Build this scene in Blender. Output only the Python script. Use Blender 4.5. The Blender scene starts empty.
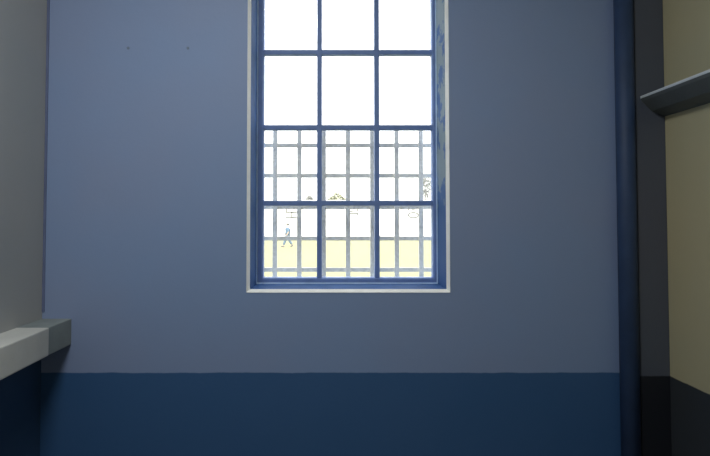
import bpy, bmesh, math, random
from mathutils import Vector, Matrix
random.seed(7)
scene = bpy.context.scene
COL = scene.collection

# ------------------------------------------------------------------ sizes (metres)
D = 2.083          # room-side face of the window wall, from the camera
WT = 0.235         # its thickness
XL, XR = -1.200, 1.366
YN = -2.3          # wall behind the camera
H = 3.25           # ceiling
OL, OR, OB, OT = -0.343, 0.478, 1.299, 2.7255   # window opening
S = D + 0.19       # plane of the sash
DADO = 0.958
GZ = -0.60         # yard level

# ------------------------------------------------------------------ helpers
def link(o, parent=None):
    COL.objects.link(o)
    if parent is not None:
        o.parent = parent
    return o

def obj(name, bm, m, parent=None, smooth=False):
    me = bpy.data.meshes.new(name)
    bmesh.ops.recalc_face_normals(bm, faces=bm.faces)
    bm.to_mesh(me); bm.free()
    for mm in (m if isinstance(m, (list, tuple)) else [m]):
        me.materials.append(mm)
    if smooth:
        for p in me.polygons: p.use_smooth = True
    return link(bpy.data.objects.new(name, me), parent)

def tag(o, label=None, cat=None, group=None, kind=None):
    if label: o['label'] = label
    if cat: o['category'] = cat
    if group: o['group'] = group
    if kind: o['kind'] = kind
    return o

def empty(name, loc, **k):
    o = bpy.data.objects.new(name, None)
    o.empty_display_size = 0.1
    COL.objects.link(o); o.location = loc
    return tag(o, **k)

def box(bm, x0, x1, y0, y1, z0, z1, bevel=0.0, seg=2, mi=0):
    r = bmesh.ops.create_cube(bm, size=1.0)
    vs = r['verts']
    for v in vs:
        v.co = Vector(((x0+x1)/2 + v.co.x*(x1-x0), (y0+y1)/2 + v.co.y*(y1-y0), (z0+z1)/2 + v.co.z*(z1-z0)))
    fs = set(f for v in vs for f in v.link_faces)
    for f in fs: f.material_index = mi
    if bevel > 0:
        es = list(set(e for v in vs for e in v.link_edges))
        bmesh.ops.bevel(bm, geom=es, offset=bevel, segments=seg, affect='EDGES', profile=0.6)
    return bm

def boxbm(*a, **k):
    return box(bmesh.new(), *a, **k)

def tube(bm, p0, p1, r0, r1=None, n=12):
    p0, p1 = Vector(p0), Vector(p1); r1 = r0 if r1 is None else r1
    d = p1 - p0
    q = Vector((0, 0, 1)).rotation_difference(d.normalized()).to_matrix().to_4x4()
    bmesh.ops.create_cone(bm, cap_ends=True, segments=n, radius1=r0, radius2=r1, depth=d.length,
                          matrix=Matrix.Translation((p0+p1)/2) @ q)
    return bm

def ring_sweep(bm, rect, profile):
    """Sweep a profile of (outward, y) points round a rectangle (x0,x1,z0,z1): a mitred frame."""
    x0, x1, z0, z1 = rect
    loops = []
    for o, y in profile:
        loops.append([bm.verts.new(c) for c in ((x0-o, y, z0-o), (x1+o, y, z0-o), (x1+o, y, z1+o), (x0-o, y, z1+o))])
    n = len(loops)
    for i in range(n):
        a, b = loops[i], loops[(i+1) % n]
        for k in range(4):
            bm.faces.new((a[k], a[(k+1) % 4], b[(k+1) % 4], b[k]))
    return bm

def skin(name, verts, edges, radii, m, parent, levels=2):
    me = bpy.data.meshes.new(name)
    me.from_pydata([Vector(v) for v in verts], edges, [])
    o = bpy.data.objects.new(name, me); COL.objects.link(o)
    o.modifiers.new('s', 'SKIN')
    for i, r in enumerate(radii):
        r = r if isinstance(r, tuple) else (r, r)
        me.skin_vertices[0].data[i].radius = r
    me.skin_vertices[0].data[0].use_root = True
    ss = o.modifiers.new('d', 'SUBSURF'); ss.levels = levels; ss.render_levels = levels
    dg = bpy.context.evaluated_depsgraph_get()
    new = bpy.data.meshes.new_from_object(o.evaluated_get(dg))
    new.name = name
    o.modifiers.clear(); o.data = new
    bpy.data.meshes.remove(me)
    new.materials.clear(); new.materials.append(m)
    for p in new.polygons: p.use_smooth = True
    o.parent = parent
    return o

# ------------------------------------------------------------------ materials
def base_mat(name, rough=0.6):
    m = bpy.data.materials.new(name); m.use_nodes = True
    nt = m.node_tree
    b = nt.nodes['Principled BSDF']
    b.inputs['Roughness'].default_value = rough
    return m, nt, b

def rgba(c): return (c[0], c[1], c[2], 1.0)

def noise(nt, scale, detail=4.0, rough=0.55, loc=None):
    tc = nt.nodes.new('ShaderNodeTexCoord')
    n = nt.nodes.new('ShaderNodeTexNoise')
    n.inputs['Scale'].default_value = scale
    n.inputs['Detail'].default_value = detail
    n.inputs['Roughness'].default_value = rough
    nt.links.new(tc.outputs['Object'], n.inputs['Vector'])
    return n

def ramp(nt, src, a, b):
    r = nt.nodes.new('ShaderNodeMapRange')
    r.inputs['From Min'].default_value = a; r.inputs['From Max'].default_value = b
    nt.links.new(src, r.inputs['Value'])
    return r.outputs['Result']

def mix(nt, fac, a, b):
    x = nt.nodes.new('ShaderNodeMix'); x.data_type = 'RGBA'
    nt.links.new(fac, x.inputs[0])
    for s, v in ((6, a), (7, b)):
        if isinstance(v, tuple): x.inputs[s].default_value = rgba(v)
        else: nt.links.new(v, x.inputs[s])
    return x.outputs[2]

def bump(nt, b, src, strength, dist=0.002):
    n = nt.nodes.new('ShaderNodeBump')
    n.inputs['Strength'].default_value = strength; n.inputs['Distance'].default_value = dist
    nt.links.new(src, n.inputs['Height']); nt.links.new(n.outputs['Normal'], b.inputs['Normal'])

def mottled(name, c, rough=0.6, scale=8.0, amount=0.12, bstr=0.15, bscale=90.0):
    m, nt, b = base_mat(name, rough)
    n = noise(nt, scale)
    lo = tuple(v*(1-amount) for v in c); hi = tuple(min(1, v*(1+amount)) for v in c)
    nt.links.new(mix(nt, ramp(nt, n.outputs['Fac'], 0.3, 0.7), lo, hi), b.inputs['Base Color'])
    if bstr:
        bump(nt, b, noise(nt, bscale, 3).outputs['Fac'], bstr)
    return m

def painted_wall(name, up_a, up_b, low_a, low_b, line=DADO, rough=0.55):
    """Two-tone wall: upper paint over a darker dado, hand-cut line between them."""
    m, nt, b = base_mat(name, rough)
    big = noise(nt, 1.6, 3)
    fine = noise(nt, 14, 4)
    f = ramp(nt, big.outputs['Fac'], 0.35, 0.65)
    up = mix(nt, f, up_a, up_b)
    low = mix(nt, ramp(nt, noise(nt, 3.0, 4).outputs['Fac'], 0.3, 0.7), low_a, low_b)
    g = nt.nodes.new('ShaderNodeNewGeometry')
    sx = nt.nodes.new('ShaderNodeSeparateXYZ')
    nt.links.new(g.outputs['Position'], sx.inputs[0])
    wob = nt.nodes.new('ShaderNodeMath'); wob.operation = 'MULTIPLY_ADD'
    wob.inputs[1].default_value = 0.008
    nt.links.new(fine.outputs['Fac'], wob.inputs[0]); nt.links.new(sx.outputs['Z'], wob.inputs[2])
    k = ramp(nt, wob.outputs[0], line+0.002, line+0.006)
    nt.links.new(mix(nt, k, low, up), b.inputs['Base Color'])
    bump(nt, b, noise(nt, 60, 5).outputs['Fac'], 0.12, 0.003)
    return m

M = {}
M['wall_window'] = painted_wall('blue-grey wall paint', (0.262, 0.333, 0.51), (0.242, 0.338, 0.54), (0.037, 0.115, 0.265), (0.043, 0.12, 0.27), rough=0.6)
M['wall_left'] = painted_wall('grey cream wall paint', (0.43, 0.425, 0.405), (0.40, 0.41, 0.40), (0.03, 0.075, 0.16), (0.035, 0.08, 0.16), line=1.085)
M['wall_right'] = painted_wall('ochre cream wall paint', (0.54, 0.47, 0.28), (0.50, 0.46, 0.29), (0.038, 0.045, 0.052), (0.042, 0.045, 0.05))
M['wall_plain'] = mottled('plain wall paint', (0.45, 0.45, 0.45), 0.7)
M['ceiling'] = mottled('white ceiling paint', (0.62, 0.63, 0.65), 0.8)
M['floor'] = mottled('worn concrete floor', (0.16, 0.17, 0.18), 0.6, 3)
M['pilaster'] = painted_wall('dark grey corner shade', (0.092, 0.10, 0.13), (0.085, 0.10, 0.13), (0.012, 0.014, 0.02), (0.012, 0.014, 0.02))
M['pipe'] = mottled('dark blue pipe paint', (0.027, 0.055, 0.125), 0.6, 12)
M['frame'] = mottled('blue window paint', (0.18, 0.275, 0.54), 0.55, 18, 0.10, 0.1)
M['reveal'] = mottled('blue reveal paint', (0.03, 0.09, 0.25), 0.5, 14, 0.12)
M['highlight_line'] = mottled('pale blue highlight', (0.50, 0.66, 0.86), 0.45, 20)
M['white'] = mottled('white plaster edge', (0.93, 0.93, 0.89), 0.6, 20, 0.05)
M['slab'] = mottled('pale painted concrete', (0.64, 0.63, 0.57), 0.6, 6, 0.08, 0.25)
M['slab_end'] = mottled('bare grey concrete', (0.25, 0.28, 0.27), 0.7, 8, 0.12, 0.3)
M['rail_highlight'] = mottled('pale ledge highlight', (0.66, 0.70, 0.72), 0.5, 9, 0.12)
M['rail'] = mottled('grey painted ledge', (0.125, 0.14, 0.14), 0.5, 9, 0.12)
M['bar'] = mottled('galvanised bar', (0.74, 0.72, 0.68), 0.55, 70, 0.2, 0.3, 150)
M['plug'] = mottled('dark wall plug', (0.17, 0.22, 0.30), 0.6)
M['speck'] = mottled('dirt on glass', (0.05, 0.05, 0.05), 0.9)
M['corner'] = mottled('blue corner line paint', (0.14, 0.17, 0.29), 0.6)

# peeling paint on one jamb: grey undercoat with islands of blue left on it
m, nt, b = base_mat('peeling blue paint', 0.55)
pn = noise(nt, 11, 6, 0.65)
g = nt.nodes.new('ShaderNodeNewGeometry'); sx = nt.nodes.new('ShaderNodeSeparateXYZ')
nt.links.new(g.outputs['Position'], sx.inputs[0])
zz = ramp(nt, sx.outputs['Z'], 1.60, 1.75)
add = nt.nodes.new('ShaderNodeMath'); add.operation = 'MULTIPLY_ADD'; add.inputs[1].default_value = -0.22
nt.links.new(zz, add.inputs[0]); nt.links.new(pn.outputs['Fac'], add.inputs[2])
k = ramp(nt, add.outputs[0], 0.30, 0.345)
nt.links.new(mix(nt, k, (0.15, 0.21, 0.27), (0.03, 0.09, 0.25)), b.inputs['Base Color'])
bump(nt, b, k, 0.4, 0.002)
M['peel'] = m

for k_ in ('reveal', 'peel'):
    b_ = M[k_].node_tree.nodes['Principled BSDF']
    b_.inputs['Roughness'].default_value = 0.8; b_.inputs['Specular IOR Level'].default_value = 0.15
# glass: mostly clear with a weak mirror reflection
m = bpy.data.materials.new('window glass'); m.use_nodes = True; nt = m.node_tree
nt.nodes.clear()
out = nt.nodes.new('ShaderNodeOutputMaterial'); mx = nt.nodes.new('ShaderNodeMixShader')
tr = nt.nodes.new('ShaderNodeBsdfTransparent'); gl = nt.nodes.new('ShaderNodeBsdfGlossy')
tr.inputs['Color'].default_value = (0.97, 0.98, 0.975, 1); gl.inputs['Roughness'].default_value = 0.02
mx.inputs[0].default_value = 0.05
nt.links.new(tr.outputs[0], mx.inputs[1]); nt.links.new(gl.outputs[0], mx.inputs[2]); dirt = nt.nodes.new('ShaderNodeBsdfTranslucent'); dirt.inputs['Color'].default_value = (0.9, 0.92, 0.92, 1)
mx2 = nt.nodes.new('ShaderNodeMixShader'); mx2.inputs[0].default_value = 0.03   # thin translucent haze, added to veil the view like glare
nt.links.new(mx.outputs[0], mx2.inputs[1]); nt.links.new(dirt.outputs[0], mx2.inputs[2]); nt.links.new(mx2.outputs[0], out.inputs[0])
M['glass'] = m

M['sand'] = mottled('pale yellow sandy ground', (0.19, 0.185, 0.085), 0.9, 0.25, 0.06, 0)
M['yard_wall'] = mottled('whitewashed wall', (0.84, 0.84, 0.83), 0.8, 0.4, 0.03, 0)
M['letter'] = mottled('faded grey lettering', (0.115, 0.115, 0.115), 0.8, 2, 0.15, 0)
M['leaf_grey'] = mottled('dusty grey leaves', (0.30, 0.30, 0.285), 0.7, 1, 0.1, 0)
M['leaf_green'] = mottled('dusty olive leaves', (0.31, 0.315, 0.22), 0.7, 1, 0.1, 0)
M['leaf_pale'] = mottled('pale silver leaves', (0.31, 0.32, 0.32), 0.7, 1, 0.1, 0)
M['bark'] = mottled('grey bark', (0.22, 0.20, 0.19), 0.9, 4, 0.2, 0)
M['skin'] = mottled('skin', (0.50, 0.36, 0.28), 0.6, 10, 0.05, 0)
M['hair'] = mottled('dark hair', (0.03, 0.028, 0.03), 0.6, 30, 0.2, 0)
M['shirt'] = mottled('light blue shirt cloth', (0.085, 0.155, 0.25), 0.8, 6, 0.06, 0)
M['jeans'] = mottled('blue denim', (0.08, 0.13, 0.20), 0.8, 10, 0.1, 0)
M['shoe'] = mottled('dark shoe', (0.07, 0.07, 0.08), 0.6, 10, 0.1, 0)

# ------------------------------------------------------------------ room shell
def struct(name, bm, m, parent=None):
    return tag(obj(name, bm, m, parent), kind='structure')

# window wall: one mesh with the opening cut through it
LIN = 0.0120   # painted reveal lining
def pierced(x0, x1, z0, z1, ox0, ox1, oz0, oz1, y0, y1):
    bm = bmesh.new()
    xs = [x0, ox0, ox1, x1]; zs = [z0, oz0, oz1, z1]
    V = [[[bm.verts.new((x, y, z)) for z in zs] for x in xs] for y in (y0, y1)]
    for i in range(3):
        for j in range(3):
            if i == 1 and j == 1: continue
            for s in (0, 1):
                bm.faces.new((V[s][i][j], V[s][i+1][j], V[s][i+1][j+1], V[s][i][j+1]))
    def strip(pts):
        for a in range(len(pts)):
            (i, j), (k, l) = pts[a], pts[(a+1) % len(pts)]
            bm.faces.new((V[0][i][j], V[0][k][l], V[1][k][l], V[1][i][j]))
    strip([(1,1),(2,1),(2,2),(1,2)])
    strip([(0,0),(1,0),(2,0),(3,0),(3,1),(3,2),(3,3),(2,3),(1,3),(0,3),(0,2),(0,1)])
    return bm
wall_back = struct('wall_back', pierced(XL-0.2, XR+0.2, GZ, H+0.2, OL-LIN, OR+LIN, OB-LIN, OT+LIN, D, D+WT), M['wall_window'])
for x, z in ((-0.857, 2.310), (-0.606, 2.310)):
    bm = bmesh.new()
    tube(bm, (x, D-0.0015, z), (x, D+0.02, z), 0.006, n=14)
    obj('wall_plug', bm, M['plug'], wall_back)
struct('wall_left', boxbm(XL-0.2, XL, YN-0.2, D, -0.15, H+0.2), M['wall_left'])
struct('wall_right', boxbm(XR, XR+0.2, YN-0.2, D, -0.15, H+0.2), M['wall_right'])
struct('wall_near', boxbm(XL, XR, YN-0.2, YN, -0.15, H+0.2), M['wall_plain'])
struct('ceiling', boxbm(XL, XR, YN, D, H, H+0.2), M['ceiling'])
struct('floor', boxbm(XL, XR, YN, D, -0.15, 0), M['floor'])
# pilaster in the right corner with corner shade painted into its dark colour, and the thin blue line in the left corner
struct('trim_1', boxbm(1.246, XR, D-0.045, D, 0, H, bevel=0.004), M['pilaster'])
struct('trim_2', boxbm(XL, XL+0.010, D-0.004, D, DADO+0.25, H), M['corner'])

# ------------------------------------------------------------------ window
win = empty('window_1', (0, 0, 0), kind='structure')
# sash: outer members, two uprights, three cross bars, all mitred into one frame
bm = bmesh.new()
PL, PR, PB, PT = -0.3125, 0.4585, 1.3248, 2.7000
ring_sweep(bm, (PL, PR, PB, PT), [(-0.0, S+0.006), (0.006, S), (0.0245, S), (0.0245, S+0.045), (0.0, S+0.045)])
for x in (-0.0575, 0.2055):
    box(bm, x-0.0115, x+0.0115, S+0.002, S+0.040, PB-0.002, PT+0.002, bevel=0.004)
for z in (1.6632, 2.0105, 2.3580):
    box(bm, PL-0.002, PR+0.002, S+0.003, S+0.039, z-0.0115, z+0.0115, bevel=0.004)
obj('window_frame', bm, M['frame'], win)
# panes (one mesh)
bm = bmesh.new()
xs = [PL, -0.0575, 0.2055, PR]; zs = [PB, 1.6632, 2.0105, 2.3580, PT]
for i in range(3):
    for j in range(4):
        box(bm, xs[i]+0.001, xs[i+1]-0.001, S+0.020, S+0.024, zs[j]+0.001, zs[j+1]-0.001)
obj('pane', bm, M['glass'], win)
# painted reveal: left, bottom and top boards blue, right one peeling
bm = bmesh.new()
box(bm, OL-LIN, OL, D+0.0155, D+WT-0.002, OB-LIN, OT+LIN)
box(bm, OL, OR, D+0.0155, D+WT-0.002, OB-LIN, OB)
box(bm, OL, OR, D+0.0155, D+WT-0.002, OT, OT+LIN)
obj('reveal', bm, M['reveal'], win)
tag(obj('reveal', boxbm(OR, OR+LIN, D+0.0155, D+WT-0.002, OB-LIN, OT+LIN), M['peel'], win), label='right jamb with peeling blue paint')
# thin pale bead where sash meets reveal, its pale colour a painted highlight
bm = bmesh.new()
ring_sweep(bm, (OL+0.0045, OR-0.0045, OB+0.0045, OT-0.0045), [(0.0, S-0.003), (0.0044, S-0.007), (0.0044, S+0.002), (0.0, S+0.002)])
tag(obj('highlight_line', bm, M['highlight_line'], win), label='pale blue highlight line')
# white plaster arris round the opening
bm = bmesh.new()
ring_sweep(bm, (OL, OR, OB, OT), [(0.0, D+0.015), (0.0114, D-0.0025), (0.0120, D-0.0025), (0.0124, D+0.0005), (0.0118, D+0.0155)])
tag(obj('edge_trim', bm, M['white'], win), label='thin white edge trim')
for x, z, r in ((-0.1705, 1.8555, 0.0042), (-0.128, 1.533, 0.0032)):
    bm = bmesh.new()
    bmesh.ops.create_icosphere(bm, subdivisions=2, radius=r)
    for v in bm.verts:
        v.co = Vector((x + v.co.x*0.7, S+0.0195 + v.co.y*0.25, z + v.co.z*(1.25 if v.co.z < 0 else 0.9)))
    tag(obj('dirt_speck', bm, M['speck'], win, True), label='dark speck of dirt on the glass')

# ------------------------------------------------------------------ grille outside the window
GY = D + 0.33
gr = empty('window_grille', (0.077, GY, 1.30), label='grey metal security grille of crossed bars outside the lower half of the window', cat='grille')
gx, gz = 0.077, 1.30
def gbar(name, x0, x1, y0, y1, z0, z1):
    o = obj(name, boxbm(x0-gx, x1-gx, y0-GY, y1-GY, z0-gz, z1-gz, bevel=0.003), M['bar'], gr)
    return o
for i in range(-3, 8):
    x = -0.2756 + 0.1177*i
    if -0.45 < x < 0.6:
        gbar('upright_bar', x-0.0115, x+0.0115, GY, GY+0.012, 1.30, 2.018)
for z in (1.3452, 1.4965, 1.6482, 1.8006, 1.9487):
    gbar('cross_bar', -0.43, 0.60, GY+0.010, GY+0.022, z-0.0105, z+0.0105)
for x in (-0.40, 0.57):
    for z in (1.42, 1.90):
        gbar('wall_fixing', x-0.01, x+0.01, D+WT-0.005, GY+0.012, z-0.01, z+0.01)

# ------------------------------------------------------------------ ledges and pipe
# slab on the left wall
bm = boxbm(XL-0.001, -1.080, 0.20, 1.915, 1.0735, 1.180, bevel=0.005)
for v in bm.verts:
    if v.co.x > -1.15: v.co.x += 0.029*(D-v.co.y)
ledge = tag(obj('concrete_ledge', bm, M['slab']),
    'thick pale concrete ledge on the left wall, running to the window wall', 'ledge')
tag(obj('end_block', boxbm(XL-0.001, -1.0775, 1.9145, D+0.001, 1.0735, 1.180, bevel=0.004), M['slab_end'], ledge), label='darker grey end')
# narrow one on the right wall
bm = bmesh.new()
prof = [(XR+0.001, 2.088), (1.272, 2.094), (1.265, 2.090), (1.264, 2.084), (1.270, 2.074), (1.310, 2.034), (XR+0.001, 2.012)]
a = [bm.verts.new((x, 0.20, z)) for x, z in prof]; b2 = [bm.verts.new((x, D-0.044, z)) for x, z in prof]
bm.faces.new(a); bm.faces.new(list(reversed(b2)))
for i in range(len(prof)):
    j = (i+1) % len(prof); bm.faces.new((a[i], a[j], b2[j], b2[i]))
wl = tag(obj('wall_ledge', bm, M['rail']), 'narrow grey ledge high on the right ochre wall', 'ledge')
tag(obj('edge_highlight', boxbm(1.2625, 1.276, 0.20, D-0.046, 2.0835, 2.0955, bevel=0.004), M['rail_highlight'], wl), label='front edge with a painted pale highlight')  # pale strip colours in the highlight along the ledge's top edge
bm = bmesh.new()
tube(bm, (1.207, D-0.036, 0.0), (1.207, D-0.036, H), 0.036, n=32)
tag(obj('wall_pipe', bm, M['pipe'], smooth=False), 'dark blue vertical pipe in the right corner of the window wall', 'pipe')
for p in bpy.data.objects['wall_pipe'].data.polygons:
    p.use_smooth = len(p.vertices) == 4

# ------------------------------------------------------------------ the yard
struct('yard_ground', boxbm(-90, 90, D+WT, 140, GZ-0.3, GZ), M['sand'])
WY = 50.0
yard_wall = struct('yard_wall', boxbm(-70, 70, WY, WY+0.35, GZ-0.05, 3.30), M['yard_wall'])
t = math.radians(1.7); ct, st = math.cos(t), math.sin(t)
# faded sideways characters painted on the far wall: strokes as (x0, z0, x1, z1) in metres on the wall
def glyph(strokes, w=0.14):
    bm = bmesh.new()
    for x0, z0, x1, z1 in strokes:
        d = Vector((x1-x0, 0, z1-z0)); L = d.length
        ang = math.atan2(d.z, d.x)
        r = bmesh.ops.create_cube(bm, size=1.0)
        mt = Matrix.Translation(((x0+x1)/2, WY-0.004, (z0+z1)/2)) @ Matrix.Rotation(-ang, 4, 'Y') @ Matrix.Diagonal((L+w*0.6, 0.02, w, 1))
        bmesh.ops.transform(bm, matrix=mt, verts=r['verts'])
    obj('painted_letter', bm, M['letter'], yard_wall)
def W(px, py): return ((px-332)*WY/500.0, 1.6-(py-217)*WY/500.0)
def seg(*p):
    q = []
    for (a, b2) in zip(p[:-1], p[1:]): q.append((*W(*a), *W(*b2)))
    return q
glyph(seg((286.0,212.2),(297.3,212.2)) + seg((285.5,217.6),(297.3,217.6)) + seg((291.8,212.2),(291.8,217.6)) + seg((286.2,212.2),(286.2,208.5)))
glyph(seg((349,211.4),(352.5,211.4)) + seg((353,208.6),(355,208)) + seg((357.8,207.4),(357.8,211.2)))
glyph(seg((349,213.5),(357.6,213.5),(358.2,217.6)))
el = [(413.3+5.0*math.cos(i*math.pi/9), 215.2+2.6*math.sin(i*math.pi/9)) for i in range(19)]
glyph(seg(*el), 0.12)
glyph(seg((407.5,210.2),(409,209.6)) + seg((411.5,209.2),(414.5,209.4)), 0.12)

def tree(name, label, x, y, top, crown_r, crown_h, leaf, n, lean=0.0, group=None):
    root = empty(name, (x, y, GZ), label=label, cat='tree', group=group)
    h = top - GZ
    bm = bmesh.new()
    tube(bm, (0, 0, -0.05), (lean*0.5, 0, h*0.55), 0.13, 0.08, 9)
    tube(bm, (lean*0.5, 0, h*0.54), (lean, 0, h*0.93), 0.08, 0.02, 8)
    for i in range(7):
        a = i*2.4; zb = h - crown_h*(0.95 - 0.11*i)
        tube(bm, (lean*0.8*zb/h, 0, zb), (lean*0.8 + crown_r*0.75*math.cos(a), crown_r*0.75*math.sin(a), min(h-0.1, zb+crown_h*0.25)), 0.035, 0.01, 6)
    obj('trunk', bm, M['bark'], root)
    bm = bmesh.new()
    c = Vector((lean, 0, h - crown_h/2))
    for i in range(n):
        while True:
            p = Vector((random.uniform(-1, 1), random.uniform(-1, 1), random.uniform(-1, 1)))
            if p.length < 1: break
        lump = 0.82 + 0.18*math.sin(p.x*5+1.3)*math.cos(p.y*4) 
        p = Vector((p.x*crown_r, p.y*crown_r, p.z*crown_h/2*lump)) + c
        s = random.uniform(0.14, 0.26)
        R = Matrix.Translation(p) @ Matrix.Rotation(random.uniform(0, 6.28), 4, 'Z') @ Matrix.Rotation(random.uniform(-1.2, 1.2), 4, 'X')
        q = [bm.verts.new(R @ Vector(v)) for v in ((-s*0.5, 0, 0), (0, -s, 0.02), (s*0.5, 0, 0), (0, s, 0.02))]
        bm.faces.new(q)
    obj('foliage', bm, leaf, root)
    return root
tree('leafy_tree', 'olive green treetop just showing over the far wall, behind the middle panes', 0.55, 56, 4.35, 1.15, 2.4, M['leaf_green'], 1500)
tree('leafy_tree', 'small greyish treetop over the far wall, behind the left panes', -2.55, 56, 4.10, 0.60, 1.8, M['leaf_grey'], 700)
tree('slender_tree', 'tall pale sparse tree beyond the far wall, behind the right panes', 10.55, 56, 6.75, 0.72, 3.6, M['leaf_pale'], 330, -0.1)

# ------------------------------------------------------------------ the person out in the yard (in mid-stride, seen from the side)
PY = 36.7
per = empty('person', (-3.25, PY, GZ), label='person in light blue shirt and jeans striding across the sandy yard', cat='person')
body_v = [(0,0,0.93), (0.01,0,1.10), (0.02,0,1.30), (0.02,0,1.42), (0.0,0,1.50), (-0.02,0,1.57), (-0.02,0,1.645), (-0.09,0,1.585),  # pelvis..head, nose 7
          (0.0,-0.19,1.38), (0.10,-0.23,1.12), (-0.03,-0.24,0.92), (-0.07,-0.24,0.84),      # near arm 8-11
          (0.0,0.19,1.38), (-0.10,0.23,1.13), (-0.22,0.22,0.96), (-0.27,0.21,0.89),       # far arm 12-15
          (0,-0.09,0.88), (-0.17,-0.10,0.50), (-0.30,-0.10,0.09), (-0.40,-0.10,0.045),      # near leg 16-19
          (0,0.09,0.88), (0.10,0.10,0.50), (0.33,0.10,0.13), (0.26,0.10,0.05)]             # far leg 20-23
body_e = [(0,1),(1,2),(2,3),(3,4),(4,5),(5,6),(5,7),(3,8),(8,9),(9,10),(10,11),(3,12),(12,13),(13,14),(14,15),
          (0,16),(16,17),(17,18),(18,19),(0,20),(20,21),(21,22),(22,23)]
body_r = [0.13,0.12,0.14,0.09,0.052,0.088,0.085,0.015, 0.058,0.045,0.034,0.03, 0.058,0.045,0.034,0.03,
          0.085,0.06,0.042,0.036, 0.085,0.06,0.042,0.036]
skin('body', body_v, body_e, body_r, M['skin'], per)
skin('shirt', [body_v[i] for i in (0,1,2,3,8,9,12,13)], [(0,1),(1,2),(2,3),(3,4),(4,5),(3,6),(6,7)],
     [0.22,0.20,0.22,0.14,0.105,0.09,0.105,0.09], M['shirt'], per)
skin('trousers', [(0,0,0.95)] + [body_v[i] for i in (16,17)] + [(-0.29,-0.10,0.13)] + [body_v[i] for i in (20,21)] + [(0.315,0.10,0.17)],
     [(0,1),(1,2),(2,3),(0,4),(4,5),(5,6)], [0.17,0.135,0.11,0.09,0.135,0.11,0.09], M['jeans'], per)
bm = bmesh.new()
bmesh.ops.create_icosphere(bm, subdivisions=3, radius=1.0)
for v in bm.verts:
    p = v.co.copy()
    v.co = Vector((-0.005+p.x*0.118, p.y*0.105, 1.655 + p.z*(0.085 if p.z > 0 else (0.10 if p.x > 0.1 else 0.02))))
obj('hair', bm, M['hair'], per, True)
for (x, y, z, rot) in ((-0.34, -0.10, 0.045, 0.12), (0.30, 0.10, 0.075, -0.7)):
    bm = bmesh.new()
    bmesh.ops.create_icosphere(bm, subdivisions=3, radius=1.0)
    for v in bm.verts:
        v.co = Vector((v.co.x*0.15, v.co.y*0.05, max(v.co.z, -0.6)*0.06))
    bmesh.ops.transform(bm, matrix=Matrix.Translation((x, y, z)) @ Matrix.Rotation(rot, 4, 'Y'), verts=bm.verts)
    obj('shoe', bm, M['shoe'], per, True)

# ------------------------------------------------------------------ light
w = bpy.data.worlds.new('World'); scene.world = w; w.use_nodes = True
bg = w.node_tree.nodes['Background']
bg.inputs['Color'].default_value = (1.0, 0.995, 0.975, 1); bg.inputs['Strength'].default_value = 4.5
sun = bpy.data.lights.new('sun', 'SUN'); sun.energy = 6.0; sun.angle = math.radians(1.5); sun.color = (1.0, 0.97, 0.90)
so = link(bpy.data.objects.new('sun', sun)); so.rotation_euler = (math.radians(40), 0, math.radians(-14))
pt = bpy.data.lights.new('window_portal', 'AREA'); pt.shape = 'RECTANGLE'; pt.size = OR-OL+0.1; pt.size_y = OT-OB+0.1
po = link(bpy.data.objects.new('window_portal', pt)); po.location = ((OL+OR)/2, D+WT+0.01, (OB+OT)/2); po.rotation_euler = (math.radians(-90), 0, 0)
pt.cycles.is_portal = True
lp = bpy.data.lights.new('ceiling_fill', 'AREA'); lp.shape = 'DISK'; lp.size = 0.8; lp.energy = 31; lp.color = (0.93, 0.97, 1.0)  # unseen fill light, added to brighten the window wall
lo = link(bpy.data.objects.new('ceiling_fill', lp)); lo.location = (-0.45, 0.42, H-0.03)

# ------------------------------------------------------------------ camera
cam = bpy.data.cameras.new('camera'); co = link(bpy.data.objects.new('camera', cam))
co.location = (0, 0, 1.6); co.rotation_euler = (math.radians(90+1.7), 0, 0)
cam.sensor_width = 36; cam.lens = 36*500/710.0
cam.shift_x = (355-332)/710.0; cam.shift_y = -(228-202.16)/710.0
cam.clip_start = 0.02; cam.clip_end = 500
scene.camera = co
vs = scene.view_settings
vs.view_transform = 'Standard'; vs.look = 'None'; vs.gamma = 1.0; vs.exposure = 0.0; vs.use_curve_mapping = False
